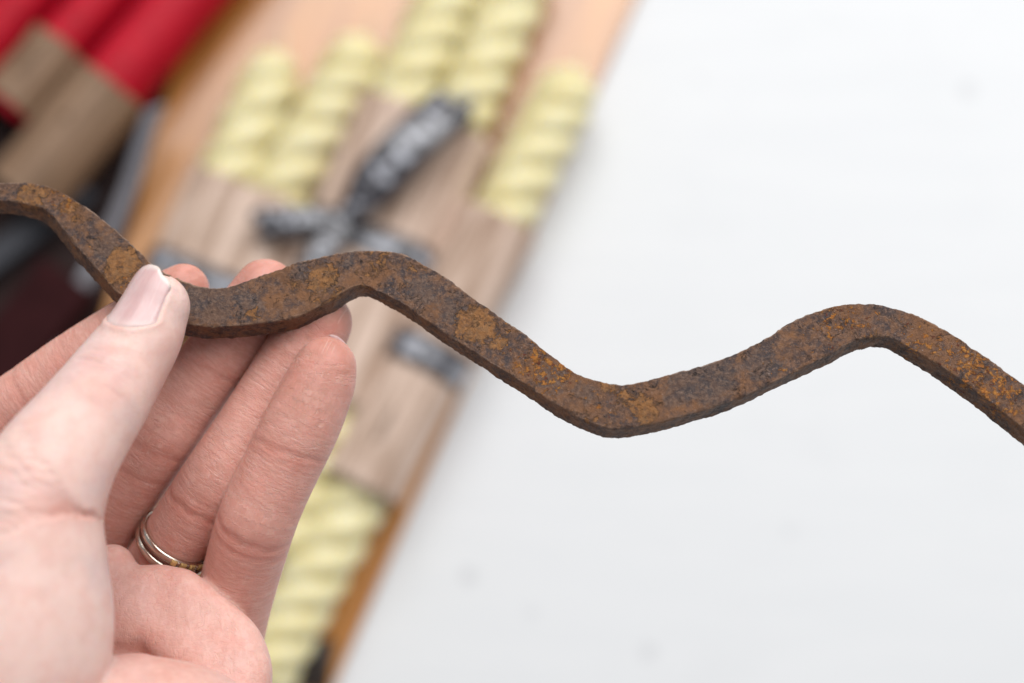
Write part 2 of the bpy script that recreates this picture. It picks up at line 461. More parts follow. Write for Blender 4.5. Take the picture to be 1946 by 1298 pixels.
# ------------------------------------------------------------------ paper sleeves
def sleeve(a, b, half, R, label, zb=ZT, seed=0, mat='kraft'):
    """kraft paper wrapped round candles of radius R whose outer axes are +-half apart; a is the upper end"""
    pa, pb = T(a[0], a[1], zb + R), T(b[0], b[1], zb + R)
    m, L = frame_on(pb, pa, zb + R)
    rr = R + 0.0016
    prof = []
    n = 26
    for i in range(n):
        th = -math.pi / 2 + math.pi * i / (n - 1); prof.append((half + rr * math.cos(th), rr * math.sin(th)))
    if half > 0:
        for i in range(1, 14):
            t = i / 14; y = half * (1 - 2 * t); prof.append((y, rr - 0.0022 * math.sin(math.pi * t) ** 2))
    for i in range(n):
        th = math.pi / 2 + math.pi * i / (n - 1); prof.append((-half + rr * math.cos(th), rr * math.sin(th)))
    if half > 0:
        for i in range(1, 14):
            t = i / 14; prof.append((-half * (1 - 2 * t), -rr))
    nu = 46; vs = []
    for i in range(nu):
        x = L * i / (nu - 1)
        for k, (y, z) in enumerate(prof):
            q = Vector((x * 22 + seed * 7.1, y * 130, z * 130))
            d = 0.0011 * mnoise.noise(q) + 0.0005 * mnoise.noise(q * 2.7)
            l = math.hypot(y, z) or 1
            fl = 0.0007 * (max(0, abs(2 * i / (nu - 1) - 1) - 0.85) / 0.15) ** 2
            wav = 0.0012 * mnoise.noise(Vector((k * 0.15, seed, 3))) * (1 if i in (0, nu - 1) else 0)
            yy, zz = y + y / l * (abs(d) + fl), z + z / l * (abs(d) + fl)
            vs.append((x + wav, yy, max(zz, -R + 0.0002)))
    o = mesh('paper_sleeve', vs, grid_faces(nu, len(prof)), M[mat]); o.matrix_world = m
    sm = o.modifiers.new('thickness', 'SOLIDIFY'); sm.thickness = 0.0006; sm.offset = 1
    tag(o, label, 'paper sleeve', 'kraft paper sleeves round the candles')
    return m, L, prof, rr


mA, LA, profA, rA = sleeve((809, 232), (585, 742), 0.0178, RC, 'wide kraft paper sleeve round two yellow candles, tied with the bow', ZT, 1)
mB, LB, profB, rB = sleeve((947, 425), (683, 925), 0.0, RC + 0.0016, 'kraft paper sleeve round the yellow candle nearest the board edge', ZT, 2)
mC, LC, profC, rC = sleeve((488, 372), (372, 620), 0.0175, 0.0172, 'kraft paper sleeve round the two leftmost yellow candles', ZT, 3)


# ------------------------------------------------------------------ ribbons
def strip(name, path, wdir, width, parent, twist=None, thick=0.00035):
    """a ribbon running along path (local points); wdir(i) gives the width direction"""
    vs, n = [], 9
    for i, p in enumerate(path):
        w = wdir(i / (len(path) - 1)).normalized(); wd = width(i / (len(path) - 1)) if callable(width) else width
        up = Vector((0, 0, 1))
        for j in range(n):
            t = j / (n - 1) - 0.5
            vs.append(Vector(p) + w * (t * wd) + up * (0.0008 * math.cos(t * math.pi)))
    o = mesh(name, vs, grid_faces(len(path), n, False), M['ribbon'], parent)
    attr(o, 'ruv', [(i * 1.0, j / (n - 1), 0) for i in range(len(path)) for j in range(n)], True)
    sm = o.modifiers.new('thickness', 'SOLIDIFY'); sm.thickness = thick; sm.offset = 1
    return o


def band(m, L, prof, rr, x0, width, root, R):
    pts = [(y * (1 + 0.0022 / math.hypot(y, z)), z * (1 + 0.0022 / math.hypot(y, z))) for y, z in prof]
    nv = 7; vs = []
    for y, z in pts:
        for j in range(nv):
            vs.append((x0 + width * (j / (nv - 1) - 0.5), y, max(z, -R + 0.0009)))
    nu = len(pts); fs = grid_faces(nu, nv, False)
    for j in range(nv - 1): fs.append(((nu - 1) * nv + j, (nu - 1) * nv + j + 1, j + 1, j))
    o = mesh('band', vs, fs, M['ribbon'], root)
    attr(o, 'ruv', [(i * 0.45, j / (nv - 1), 0) for i in range(nu) for j in range(nv)], True)
    sm = o.modifiers.new('thickness', 'SOLIDIFY'); sm.thickness = 0.0004; sm.offset = 1


def local_x(m, px, py, z):
    return (m.inverted() @ T(px, py, z))


rb = empty('ribbon'); rb.matrix_world = mA
k = local_x(mA, 662, 424, ZT + 2 * RC)
kx = k.x
band(mA, LA, profA, rA, kx - 0.004, 0.0155, rb, RC)
kz = RC + 0.006
ks = mesh('knot', *(lambda: (lambda vs, fs: (vs, fs))(
    [(kx + 0.010 * math.cos(a) * math.sin(b), k.y + 0.0085 * math.sin(a) * math.sin(b), kz + 0.0055 * math.cos(b) + 0.001 * math.sin(5 * a))
     for b in [math.pi * i / 12 for i in range(13)] for a in [2 * math.pi * j / 20 for j in range(20)]], grid_faces(13, 20)))(), M['ribbon'], rb)


def loop(target, h, wid, name='bow_loop', back=True):
    e = local_x(mA, target[0], target[1], ZT + RC * 2 + 0.012); s0 = Vector((kx, k.y, kz)); d = Vector((e.x - kx, e.y - k.y, 0)); n = Vector((-d.y, d.x, 0)).normalized()
    path = []
    for i in range(30):
        t = i / 29; path.append(s0 + d * t + Vector((0, 0, 0.004 + h * math.sin(math.pi * t * 0.85))))
    if back:
        for i in range(1, 9):
            a = math.pi * i / 9; r = 0.009
            path.append(s0 + d * (1 + 0.09 * math.sin(a)) + Vector((0, 0, 0.004 + h * math.sin(math.pi * .85) - r * (1 - math.cos(a)) * 0.8)))
        for i in range(1, 20):
            t = 1 - i / 20; path.append(s0 + d * t + Vector((0, 0, -0.002 + 0.006 * t)) + n * 0.004 * math.sin(math.pi * t))
    strip(name, path, lambda t: n + Vector((0, 0, 0.18 * math.sin(t * 9))), lambda t: wid * (0.45 + 0.55 * min(1.0, t * 7, (1 - t) * 7 + 0.1)), rb)


loop((850, 206), 0.010, 0.0240)
loop((500, 432), 0.004, 0.0085)
loop((900, 185), 0.004, 0.010, 'tail', False)
loop((560, 560), 0.004, 0.014, 'tail', False)
loop((475, 410), 0.004, 0.009, 'tail', False)
tag(rb, 'dark satin ribbon tied in a bow round the wide kraft sleeve', 'ribbon')
rb2 = empty('ribbon'); rb2.matrix_world = mB
band(mB, LB, profB, rB, local_x(mB, 842, 690, ZT + RC * 2).x, 0.0165, rb2, RC + 0.0016)
tag(rb2, 'plain dark satin ribbon band round the sleeve by the board edge', 'ribbon')
rb3 = empty('ribbon'); rb3.matrix_world = mC
band(mC, LC, profC, rC, local_x(mC, 420, 540, ZT + RC * 2).x, 0.014, rb3, 0.0172)
tag(rb3, 'dark satin ribbon band round the leftmost yellow candle sleeve', 'ribbon')

# ------------------------------------------------------------------ dark tray with red candles
TA, TB = T(335, 120, ZT), T(185, 640, ZT)
mT, LT = frame_on(TB, TA, ZT + 0.0004)
mat_o = box('dark_mat', (-0.12, LT + 0.10, 0.0, 0.26, 0, 0.002), M['tray'], None, 0.0008); mat_o.matrix_world = mT
tag(mat_o, 'dark brown mat under the red candles at the left edge', 'mat')
zf = ZT + 0.003
straight_candle((526, -210), (60, 353), 0.0185, 'thick red candle in the nearest darkened sleeve', zf)
sleeve((213, 168), (40, 377), 0.0, 0.0185, 'kraft paper sleeve with shade in its colour round the thick red candle', zf, 4, 'brown')
RR = 0.0145
straight_candle((350, -180), (10, 212), RR, 'red candle lying beside the thick one, farther left', zf)
sleeve((118, 88), (20, 201), 0.0, RR, 'kraft paper sleeve with shade in its colour round the red candle farther left', zf, 5, 'brown')
straight_candle((150, -120), (-110, 190), RR, 'red candle in the far top left corner of the mat', zf)


def wooden_block(px, py, ang, dims, mat, name, label, cat):
    q = T(px, py, zf); o = box(name, (-dims[0] / 2, dims[0] / 2, -dims[1] / 2, dims[1] / 2, 0, dims[2]), M[mat], None, 0.002)
    o.location = q; o.rotation_euler = (0, 0, ang); tag(o, label, cat)


wooden_block(60, 640, 0.95, (0.075, 0.034, 0.016), 'redblock', 'wooden_block', 'small dark red-brown wooden block on the mat behind the index finger', 'block')
wooden_block(20, 480, 0.70, (0.11, 0.016, 0.010), 'darksteel', 'flat_iron', 'dark blue-grey flat iron lying on the mat below the darkened sleeve', 'flat iron')


def tail_ribbon():
    p = [T(x, y, ZT + z) for x, y, z in ((296, 205, .030), (272, 268, .024), (240, 370, .014), (190, 480, .0075), (130, 590, .0075), (85, 680, .009), (20, 790, .0075))]
    pts = [Vector(q) for q in catmull([(q.x, q.y, q.z) for q in p], 8)]
    root = empty('loose_ribbon'); root.location = pts[-1]
    loc = [q - pts[-1] for q in pts]
    strip('strip', loc, lambda t: Vector((0.9, 0.35, 0.25 * math.sin(t * 8))), 0.0125, root).data.materials[0] = M['grey_ribbon']
    tag(root, 'loose grey satin ribbon trailing down the dark mat', 'ribbon')


tail_ribbon()


def strap():
    p = [T(x, y, ZT + 0.004) for x, y in ((400, 1335), (470, 1290), (540, 1268), (592, 1262), (628, 1266))]
    pts = catmull([(q.x, q.y, q.z) for q in p], 10); vs = []
    for i, q in enumerate(pts):
        d = pts[min(i + 1, len(pts) - 1)] - pts[max(i - 1, 0)]; d /= np.linalg.norm(d); n = np.array([-d[1], d[0], 0])
        for (y, z) in ((-0.013, -0.003), (-0.0125, 0.0), (-0.011, 0.001), (0, 0.0014), (0.011, 0.001), (0.0125, 0), (0.013, -0.003)):
            vs.append(q + n * y + np.array([0, 0, z]))
    o = mesh('leather_strap', vs, grid_faces(len(pts), 7, True), M['leather'])
    tag(o, 'dark leather strap at the bottom end of the board', 'strap')


strap()

# ------------------------------------------------------------------ the rusty bar
UL = [((-330, 470), (-262, 500)), ((-240, 402), (-190, 448)), ((-150, 362), (-120, 404)), ((-60, 348), (-55, 385)), ((0, 347), (0, 381)), ((62, 349), (55, 387)), ((112, 361), (94, 404)), ((190, 412), (139, 460)),
      ((245, 459), (181, 507)), ((300, 510), (222, 553)), ((355, 537), (292, 598)), ((398, 547), (362, 617)), ((437, 543), (440, 619)), ((530, 512), (552, 604)), ((585, 494), (610, 580)),
      ((650, 480), (658, 551)), ((712, 476), (689, 542)), ((770, 485), (718, 553)), ((825, 512), (772, 581)), ((900, 565), (850, 636)), ((1000, 637), (946, 697)),
      ((1090, 704), (1050, 764)), ((1142, 725), (1106, 795)), ((1192, 730), (1160, 813)), ((1250, 716), (1240, 805)), ((1350, 690), (1378, 766)), ((1450, 645), (1484, 719)),
      ((1520, 604), (1555, 685)), ((1590, 580), (1615, 652)), ((1645, 576), (1655, 640)), ((1705, 587), (1694, 641)), ((1770, 613), (1733, 663)), ((1850, 662), (1806, 708)),
      ((1946, 728), (1898, 776)), ((2060, 815), (2010, 866)), ((2180, 905), (2130, 960)), ((2260, 945), (2228, 1010)), ((2340, 945), (2350, 1015)), ((2450, 905), (2480, 980))]
TA_ = math.radians(24)
NB = np.array([0, math.sin(TA_), math.cos(TA_)])


def on_bar(px, py, y0px=600.0):
    """point on the tilted plane of the bar's face seen at a pixel"""
    d = np.array([(px - W / 2) / FPX, (H / 2 - py) / FPX, -1.0]); o = np.array([0, 0, DF])
    q = P(W / 2, y0px, 0.0)
    t = NB.dot(q - o) / NB.dot(d)
    return o + d * t


def build_bar():
    a = catmull([[u[0], u[1], l[0], l[1]] for u, l in UL], 36)
    U = np.array([on_bar(x, y) for x, y in a[:, :2]]); Lo = np.array([on_bar(x, y) for x, y in a[:, 2:]])
    global BAR_MID
    ns = len(a); TH = 7.2; c = 0.42
    rows = []; mid = (U + Lo) / 2; BAR_MID = mid - NB * 3.5; W2 = np.linalg.norm(U - Lo, axis=1) / 2
    A = (U - Lo) / (2 * W2)[:, None]                       # across the face, upwards
    prof = []                                              # (across -1..1 flag, off, depth) as functions of half width
    nf, ns_, nc = 26, 10, 5
    for i in range(nf): prof.append(('f', -1 + 2 * i / (nf - 1), 0))
    P2 = []
    # perimeter: front face (bottom to top), top corner, top side, corner, back face, corner, bottom side, corner
    def ring(w):
        pts = []
        for i in range(nf): pts.append(((-1 + 2 * i / (nf - 1)) * (w - c), 0.0, 0, 1))
        for i in range(1, nc): t = math.pi / 2 * i / nc; pts.append((w - c + c * math.sin(t), -c + c * math.cos(t), math.sin(t), math.cos(t)))
        for i in range(ns_): t = i / (ns_ - 1); pts.append((w, -c - t * (TH - 2 * c), 1, 0))
        for i in range(1, nc): t = math.pi / 2 * i / nc; pts.append((w - c + c * math.cos(t), -TH + c - c * math.sin(t), math.cos(t), -math.sin(t)))
        for i in range(12): pts.append((-(-1 + 2 * i / 11) * (w - c), -TH, 0, -1))
        for i in range(1, nc): t = math.pi / 2 * i / nc; pts.append((-(w - c) - c * math.sin(t), -TH + c - c * math.cos(t), -math.sin(t), -math.cos(t)))
        for i in range(ns_): t = i / (ns_ - 1); pts.append((-w, -TH + c + t * (TH - 2 * c), -1, 0))
        for i in range(1, nc): t = math.pi / 2 * i / nc; pts.append((-(w - c) - c * math.cos(t), -c + c * math.sin(t), -math.cos(t), math.sin(t)))
        return pts
    V = []; ED_ = []
    fr = mnoise.fractal
    for s in range(ns):
        tw = min(1.0, max(0.0, (a[s, 0] - 230) / 290)); tw = 1 - tw * tw * (3 - 2 * tw)     # the bar is slightly twisted towards its left end
        NS = NB + np.array([0.34 * tw, 0, 0]); NS /= np.linalg.norm(NS)
        for (q, d, nq, nd) in ring(W2[s]):
            p = mid[s] + A[s] * q + NS * d; n = A[s] * nq + NS * nd
            v = Vector(p)
            corner = 1.0 if abs(nq) > 0.05 and abs(nd) > 0.05 else 0.0
            h = 0.34 * fr(v * 0.11, 0.9, 2.0, 4) + 0.10 * fr(v * 0.8 + Vector((9, 3, 1)), 0.8, 2.1, 4)
            if abs(nq) > 0.5 or corner: h += 0.16 * fr(v * 0.7 + Vector((3, 7, 1)), 0.7, 2.0, 4)
            if corner: h -= 0.5 * max(0, mnoise.noise(v * 0.45) - 0.1)
            V.append(p + n * h); ED_.append(1.0 if corner and nd > 0 and nq > 0 else (0.55 if nq > 0.5 and d > -2.2 else (0.35 if corner and nd > 0 else 0.0)))  # edge weights, highest along the top where the highlight is painted
    npf = len(V) // ns; V = np.array(V); Q = np.array(grid_faces(ns, npf))[:, ::-1]
    o = np_mesh('rusty_bar', V / 1000, Q, M['rust'])
    # end caps
    bm = bmesh.new(); bm.from_mesh(o.data); bm.verts.ensure_lookup_table()
    for s in (0, ns - 1): bm.faces.new([bm.verts[s * npf + j] for j in range(npf)])
    bmesh.ops.recalc_face_normals(bm, faces=bm.faces); bm.to_mesh(o.data); bm.free()
    hand_frame(o)
    patches = [(905, 615, 5.6, 1.0), (880, 600, 3.5, .6), (950, 650, 3.5, .7), (612, 530, 4.6, .95), (560, 545, 3.5, .5), (235, 500, 5.0, .95), (215, 520, 4.5, .7), (60, 372, 5, .8), (135, 395, 4.5, .6), (1190, 755, 3.2, .6),
               (1225, 780, 4.0, .9), (1160, 735, 3, .6), (690, 520, 4, .5), (640, 560, 4, .55), (720, 495, 6, .45), (790, 510, 4, .45), (480, 600, 4, .45), (690, 555, 3, .8), (1660, 652, 4, .6), (1120, 800, 3.5, .55), (30, 400, 4, .5), (600, 570, 5, .4)]
    specks = [(1040, 690, 9, 0.7), (1010, 670, 5, .4), (1600, 600, 9, .55), (1850, 700, 10, .75), (1900, 745, 9, .7), (1760, 650, 8, .5), (1150, 770, 7, .35), (1480, 690, 4, .4), (960, 660, 5, .35), (120, 380, 6, .5), (250, 540, 5, .4), (150, 450, 6, .3)]

    def field(lst):
        f = np.zeros(len(V))
        for x, y, r, a_ in lst:
            d2 = ((V - on_bar(x, y)) ** 2).sum(1); f = np.maximum(f, 1.15 * a_ * np.exp(-d2 / (r * r)))
        return f
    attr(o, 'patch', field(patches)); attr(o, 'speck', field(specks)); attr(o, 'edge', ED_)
    attr(o, 'dark', field([(1340, 722, 9, .9), (1290, 742, 6, .7), (1450, 690, 7, .7), (400, 570, 8, .9), (470, 575, 6, .7), (860, 585, 6, .7), (800, 550, 6, .7), (570, 520, 4, .8), (1050, 715, 5, .8), (200, 470, 5, .8), (290, 520, 4, .8), (1110, 745, 5, .6), (1700, 610, 7, .5), (660, 500, 5, .5)]))
    tag(o, 'rust-brown zigzag forged iron bar held up in the fingers', 'iron bar')


build_bar()


# ------------------------------------------------------------------ the hand
def chain(pts, n=6):
    """control points (px, py, z, rpx) from base to tip -> dense mm centre line and radii"""
    c = catmull(pts, n)
    X = np.array([P(x, y, z) for x, y, z, r in c]); R = c[:, 3] * (DF - c[:, 2]) / FPX
    u = np.concatenate([[0], np.cumsum(np.linalg.norm(np.diff(X, axis=0), axis=1))])
    tg = np.gradient(X, axis=0); tg /= np.linalg.norm(tg, axis=1)[:, None]
    lat = np.cross(tg, np.array([0, 0, 1.0])); lat /= np.linalg.norm(lat, axis=1)[:, None]
    X, R, u, tg, lat = (a.astype(np.float32) for a in (X, R, u, tg, lat))
    return dict(X=X, R=R, u=u, px=c[:, :2], t=tg, lat=lat, cr=[], lo=(X - R[:, None]).min(0), hi=(X + R[:, None]).max(0))


def crease(ch, px, py, depth, width, slope=0.0, side=1):
    d = ((ch['px'] - np.array([px, py])) ** 2).sum(1); ch['cr'].append((ch['u'][d.argmin()], depth, width, slope, side))


def chain_eval(ch, p, full=False):
    p = np.asarray(p, dtype=np.float32)
    best = np.full(len(p), 1e9, dtype=np.float32); bu = np.zeros(len(p), dtype=np.float32); bl = bu.copy(); bn = bu.copy()
    X, R, u = ch['X'], ch['R'], ch['u']
    for i in range(len(X) - 1):
        ab = X[i + 1] - X[i]; L2 = ab @ ab
        w = p - X[i]
        t = np.clip((w @ ab) / L2, 0, 1)
        q = w - t[:, None] * ab
        d = np.sqrt(np.einsum('ij,ij->i', q, q)) - (R[i] + (R[i + 1] - R[i]) * t)
        m = d < best
        if m.any():
            best[m] = d[m]; bu[m] = u[i] + (u[i + 1] - u[i]) * t[m]
            qm = q[m]; bl[m] = qm @ ch['lat'][i]; bn[m] = qm @ np.cross(ch['lat'][i], ch['t'][i])
    rr = np.interp(bu, u, R)
    red = np.zeros(len(p))
    for (u0, dp, wd, sl, side) in ch['cr']:
        x = (bu + sl * bl + 0.25 * np.sin(bl * 1.1 + u0) - u0) / wd
        g = np.exp(-x * x) * np.clip(0.30 + 1.1 * side * bn / rr, 0.0, 1.0)
        # a soft swelling at both sides of the fold
        best = best + dp * g - 0.10 * dp * np.exp(-(np.abs(x) - 2.2) ** 2) * np.clip(side * bn / rr + .2, 0, 1)
        if dp > 0: red += np.exp(-(x / 3.2) ** 2) * np.clip(side * bn / rr + .3, 0, 1) * min(1, dp * 1.9)
    return best, bu, bl, bn, red


def smin(a, b, k):
    h = np.clip(0.5 + 0.5 * (b - a) / k, 0, 1)
    return b + (a - b) * h - k * h * (1 - h)


FI = {}
FI['index'] = chain([(-330, 1130, -22, 100), (-180, 960, -18, 78), (-60, 842, -17, 68), (60, 756, -17.5, 66), (150, 690, -18, 64), (258, 618, -18, 60), (320, 570, -17.5, 54), (349, 549, -17, 48)])
FI['middle'] = chain([(60, 1230, -30, 90), (140, 1085, -29, 76), (210, 968, -23, 69), (296, 842, -16.5, 68), (343, 775, -17, 66), (397, 700, -17.5, 65), (455, 620, -17.5, 63), (488, 575, -17.5, 61), (505, 551, -17, 59)])
FI['ring'] = chain([(190, 1265, -30, 88), (262, 1140, -28, 72), (330, 1035, -18, 67), (412, 915, -11.5, 70), (470, 830, -12, 69), (520, 752, -13.5, 69), (570, 672, -14, 68), (595, 635, -14.5, 65), (607, 614, -14.5, 62)])
FI['little'] = chain([(400, 1330, -20, 86), (425, 1215, -19, 76), (450, 1120, -14, 73), (485, 1000, -5, 75), (508, 945, -3.5, 73), (532, 895, -3.0, 72), (574, 806, -2.5, 73), (606, 735, -3, 67), (616, 708, -3, 61), (620, 697, -3, 57)])
TH = chain(n=10, pts=[(-60, 1500, 32, 190), (20, 1240, 33, 187), (48, 1085, 33, 152), (58, 985, 32, 134), (100, 888, 29, 115), (150, 815, 24, 101), (190, 760, 20, 93), (232, 698, 14, 84), (270, 642, 11, 74), (287, 606, 9.3, 67), (297, 582, 8.5, 63)])
for f, x, y, d, w, s in (('little', 556, 852, .62, .55, -.12), ('little', 550, 868, .25, .4, -.12), ('little', 490, 1008, .65, .6, .05), ('little', 484, 1024, .35, .5, .05), ('little', 588, 775, .15, .4, -.1),
                         ('ring', 480, 752, .35, .5, -.2), ('ring', 378, 935, .55, .55, -.1), ('ring', 384, 922, .30, .45, -.1), ('ring', 390, 948, .2, .4, -.1),
                         ('middle', 404, 700, .45, .6, -.15), ('middle', 290, 842, .5, .6, -.15), ('middle', 270, 884, .45, .5, -.1), ('middle', 230, 930, .15, .5, -.1),
                         ('index', 155, 690, .35, .6, .1), ('index', 66, 748, .5, .6, .1), ('index', 20, 790, .5, .55, .05), ('index', 100, 722, .25, .5, .1)):
    crease(FI[f], x, y, d * 0.48, w * 1.35, s)
# pressure of the rings on the finger
crease(FI['ring'], 329, 1037, .55, 2.6, 0)
FI['ring']['cr'][-1] = FI['ring']['cr'][-1][:4] + (0.0,)

PALM = [chain([(190, 1195, -7, 84), (299, 1154, -3, 81), (365, 1208, -2, 82), (428, 1266, -1, 82), (425, 1340, 2, 90)]),      # pad below ring and little finger
        chain([(350, 1116, -2, 29), (405, 1166, -1, 32), (452, 1212, -1, 36), (462, 1270, 2, 44)]),         # its front crest
        chain([(212, 1078, -8, 44), (222, 1125, -6, 52), (270, 1180, -6, 64)]),                        # pad below the middle finger
        chain([(250, 1452, 23, 206), (352, 1470, 22, 184), (330, 1650, 30, 200)]),                      # heel of the hand
        chain([(-160, 1060, -16, 120), (60, 1250, -14, 130), (220, 1330, -8, 130), (200, 1600, 18, 210)]),
        chain([(-120, 1500, 20, 190), (20, 1620, 24, 220), (90, 1800, 34, 235), (90, 2050, 46, 235)]),
        chain([(200, 1620, 22, 210), (170, 1800, 34, 225), (150, 2050, 46, 225)])]
BIG = 25.0
PADP = P(350, 1150, 2.0); PADN = np.array([0.12, 0.42, 0.90]); PADN /= np.linalg.norm(PADN)


def sub(ch, p, fn, margin=5.5):
    """evaluate a chain only for points near it"""
    lo, hi = ch['lo'] - margin, ch['hi'] + margin
    m = ((p > lo) & (p < hi)).all(1)
    out = np.full(len(p), BIG)
    if m.any(): out[m] = fn(p[m])
    return out


# frame of the thumb nail
nt = TH['X'][-1] - TH['X'][-15]; nt /= np.linalg.norm(nt)
nl = np.cross(nt, [0, 0, 1.0]); nl /= np.linalg.norm(nl); nn = np.cross(nl, nt)
ROLL = math.radians(-27)
NN = math.cos(ROLL) * nn + math.sin(ROLL) * nl; NLt = np.cross(nt, NN)
NC = TH['X'][-1]; NA0, NA1, NPH = -9.4, 7.9, 0.90


def nail_ab(p):
    w = p - NC
    a = w @ nt; x = w @ NLt; y = w @ NN
    return a, np.arctan2(x, y)


def nail_in(a, ph):
    """signed: >0 inside the plate (mm)"""
    e = np.clip(np.abs(ph) / NPH, 0, 1.5)
    back = a - (NA0 + 4.0 * e ** 2.1); side = (NPH - np.abs(ph)) * 7.6
    return np.minimum(back, side)


def thumb_f(p, nail=True):
    d = chain_eval(TH, p)[0]
    # flatten the pad against the bar
    if nail:
        a, ph = nail_ab(p); s = nail_in(a, ph); near = (a < 12) & (a > -13)
        ins = np.clip(s / 0.7, 0, 1); ins = ins * ins * (3 - 2 * ins)
        d = d + np.where(near, 0.5 * ins - 0.28 * np.exp(-((s + 0.55) / 0.8) ** 2) * np.clip((6.0 - a) / 3, 0, 1), 0)
    return d


def hand_f(p, nail=True):
    f = np.full(len(p), BIG)
    for k_ in ('index', 'middle', 'ring', 'little'):
        f = smin(f, sub(FI[k_], p, lambda q, c=FI[k_]: chain_eval(c, q)[0]), 0.65)
    g = np.full(len(p), BIG)
    for i, c in enumerate(PALM):
        if i == 3: g = -smin(-g, -(((p - PADP) @ PADN) + 0.25 * np.sin(p[:, 0] * 0.5)), 4.0)          # the pads' soft flat front
        g = smin(g, sub(c, p, lambda q, c=c: chain_eval(c, q)[0], 7), 0.9 if i == 3 else 3.5)
    t = sub(TH, p, lambda q: thumb_f(q, nail), 7)
    g = smin(g, t, 1.3)
    return smin(f, g, 1.1)


def surface_nets(fn, lo, hi, h):
    n = np.ceil((hi - lo) / h).astype(int) + 1
    cs = 4                                                   # coarse cell = 4 fine cells
    n = ((n + cs) // cs) * cs
    cn = n // cs + 1
    ax = [lo[i] + np.arange(cn[i]) * h * cs for i in range(3)]
    G = np.stack(np.meshgrid(*ax, indexing='ij'), -1).reshape(-1, 3)
    cd = np.concatenate([fn(G[i:i + 200000]) for i in range(0, len(G), 200000)]).reshape(cn)
    F = np.where(np.kron(cd[:-1, :-1, :-1], np.ones((cs, cs, cs))) < 0, -BIG, BIG).astype(np.float32)
    near = np.abs(cd[:-1, :-1, :-1]) < 5.0
    idx = np.argwhere(near)
    off = np.stack(np.meshgrid(*[np.arange(cs)] * 3, indexing='ij'), -1).reshape(-1, 3)
    for i in range(0, len(idx), 4000):
        ii = (idx[i:i + 4000, None, :] * cs + off[None]).reshape(-1, 3)
        F[ii[:, 0], ii[:, 1], ii[:, 2]] = fn(lo + ii * h)
    neg = F < 0
    cnt = np.zeros(np.array(F.shape) - 1, dtype=np.int8)
    cor = [(a, b, c) for a in (0, 1) for b in (0, 1) for c in (0, 1)]
    sl = lambda a, b, c: (slice(a, F.shape[0] - 1 + a), slice(b, F.shape[1] - 1 + b), slice(c, F.shape[2] - 1 + c))
    for c in cor: cnt += neg[sl(*c)]
    act = (cnt > 0) & (cnt < 8)
    cells = np.argwhere(act); ids = np.full(act.shape, -1, dtype=np.int64); ids[act] = np.arange(len(cells))
    acc = np.zeros((len(cells), 3)); num = np.zeros(len(cells))
    for a in cor:
        for k in range(3):
            if a[k] == 0:
                b = list(a); b[k] = 1
                fa = F[tuple((cells + a).T)]; fb = F[tuple((cells + b).T)]
                m = (fa < 0) != (fb < 0)
                t = np.where(m, fa / np.where(m, fa - fb, 1), 0)
                q = np.array(a, float) + 0 * cells; q[:, k] += t
                acc[m] += q[m]; num[m] += 1
    V = lo + (cells + acc / num[:, None]) * h
    Q = []
    for k in range(3):
        i, j = (k + 1) % 3, (k + 2) % 3
        s0 = [slice(None)] * 3; s1 = [slice(None)] * 3; s0[k] = slice(0, -1); s1[k] = slice(1, None)
        ch_ = neg[tuple(s0)] != neg[tuple(s1)]
        e = np.argwhere(ch_)
        ok = (e[:, i] > 0) & (e[:, j] > 0) & (e[:, i] < act.shape[i]) & (e[:, j] < act.shape[j]) & (e[:, k] < act.shape[k])
        e = e[ok]
        def at(di, dj):
            q = e.copy(); q[:, i] += di; q[:, j] += dj
            return ids[tuple(q.T)]
        q = np.stack([at(-1, -1), at(0, -1), at(0, 0), at(-1, 0)], 1)
        fl = neg[tuple(e.T)]
        q[~fl] = q[~fl][:, ::-1]
        Q.append(q)
    Q = np.concatenate(Q); Q = Q[(Q >= 0).all(1)]
    return V, Q


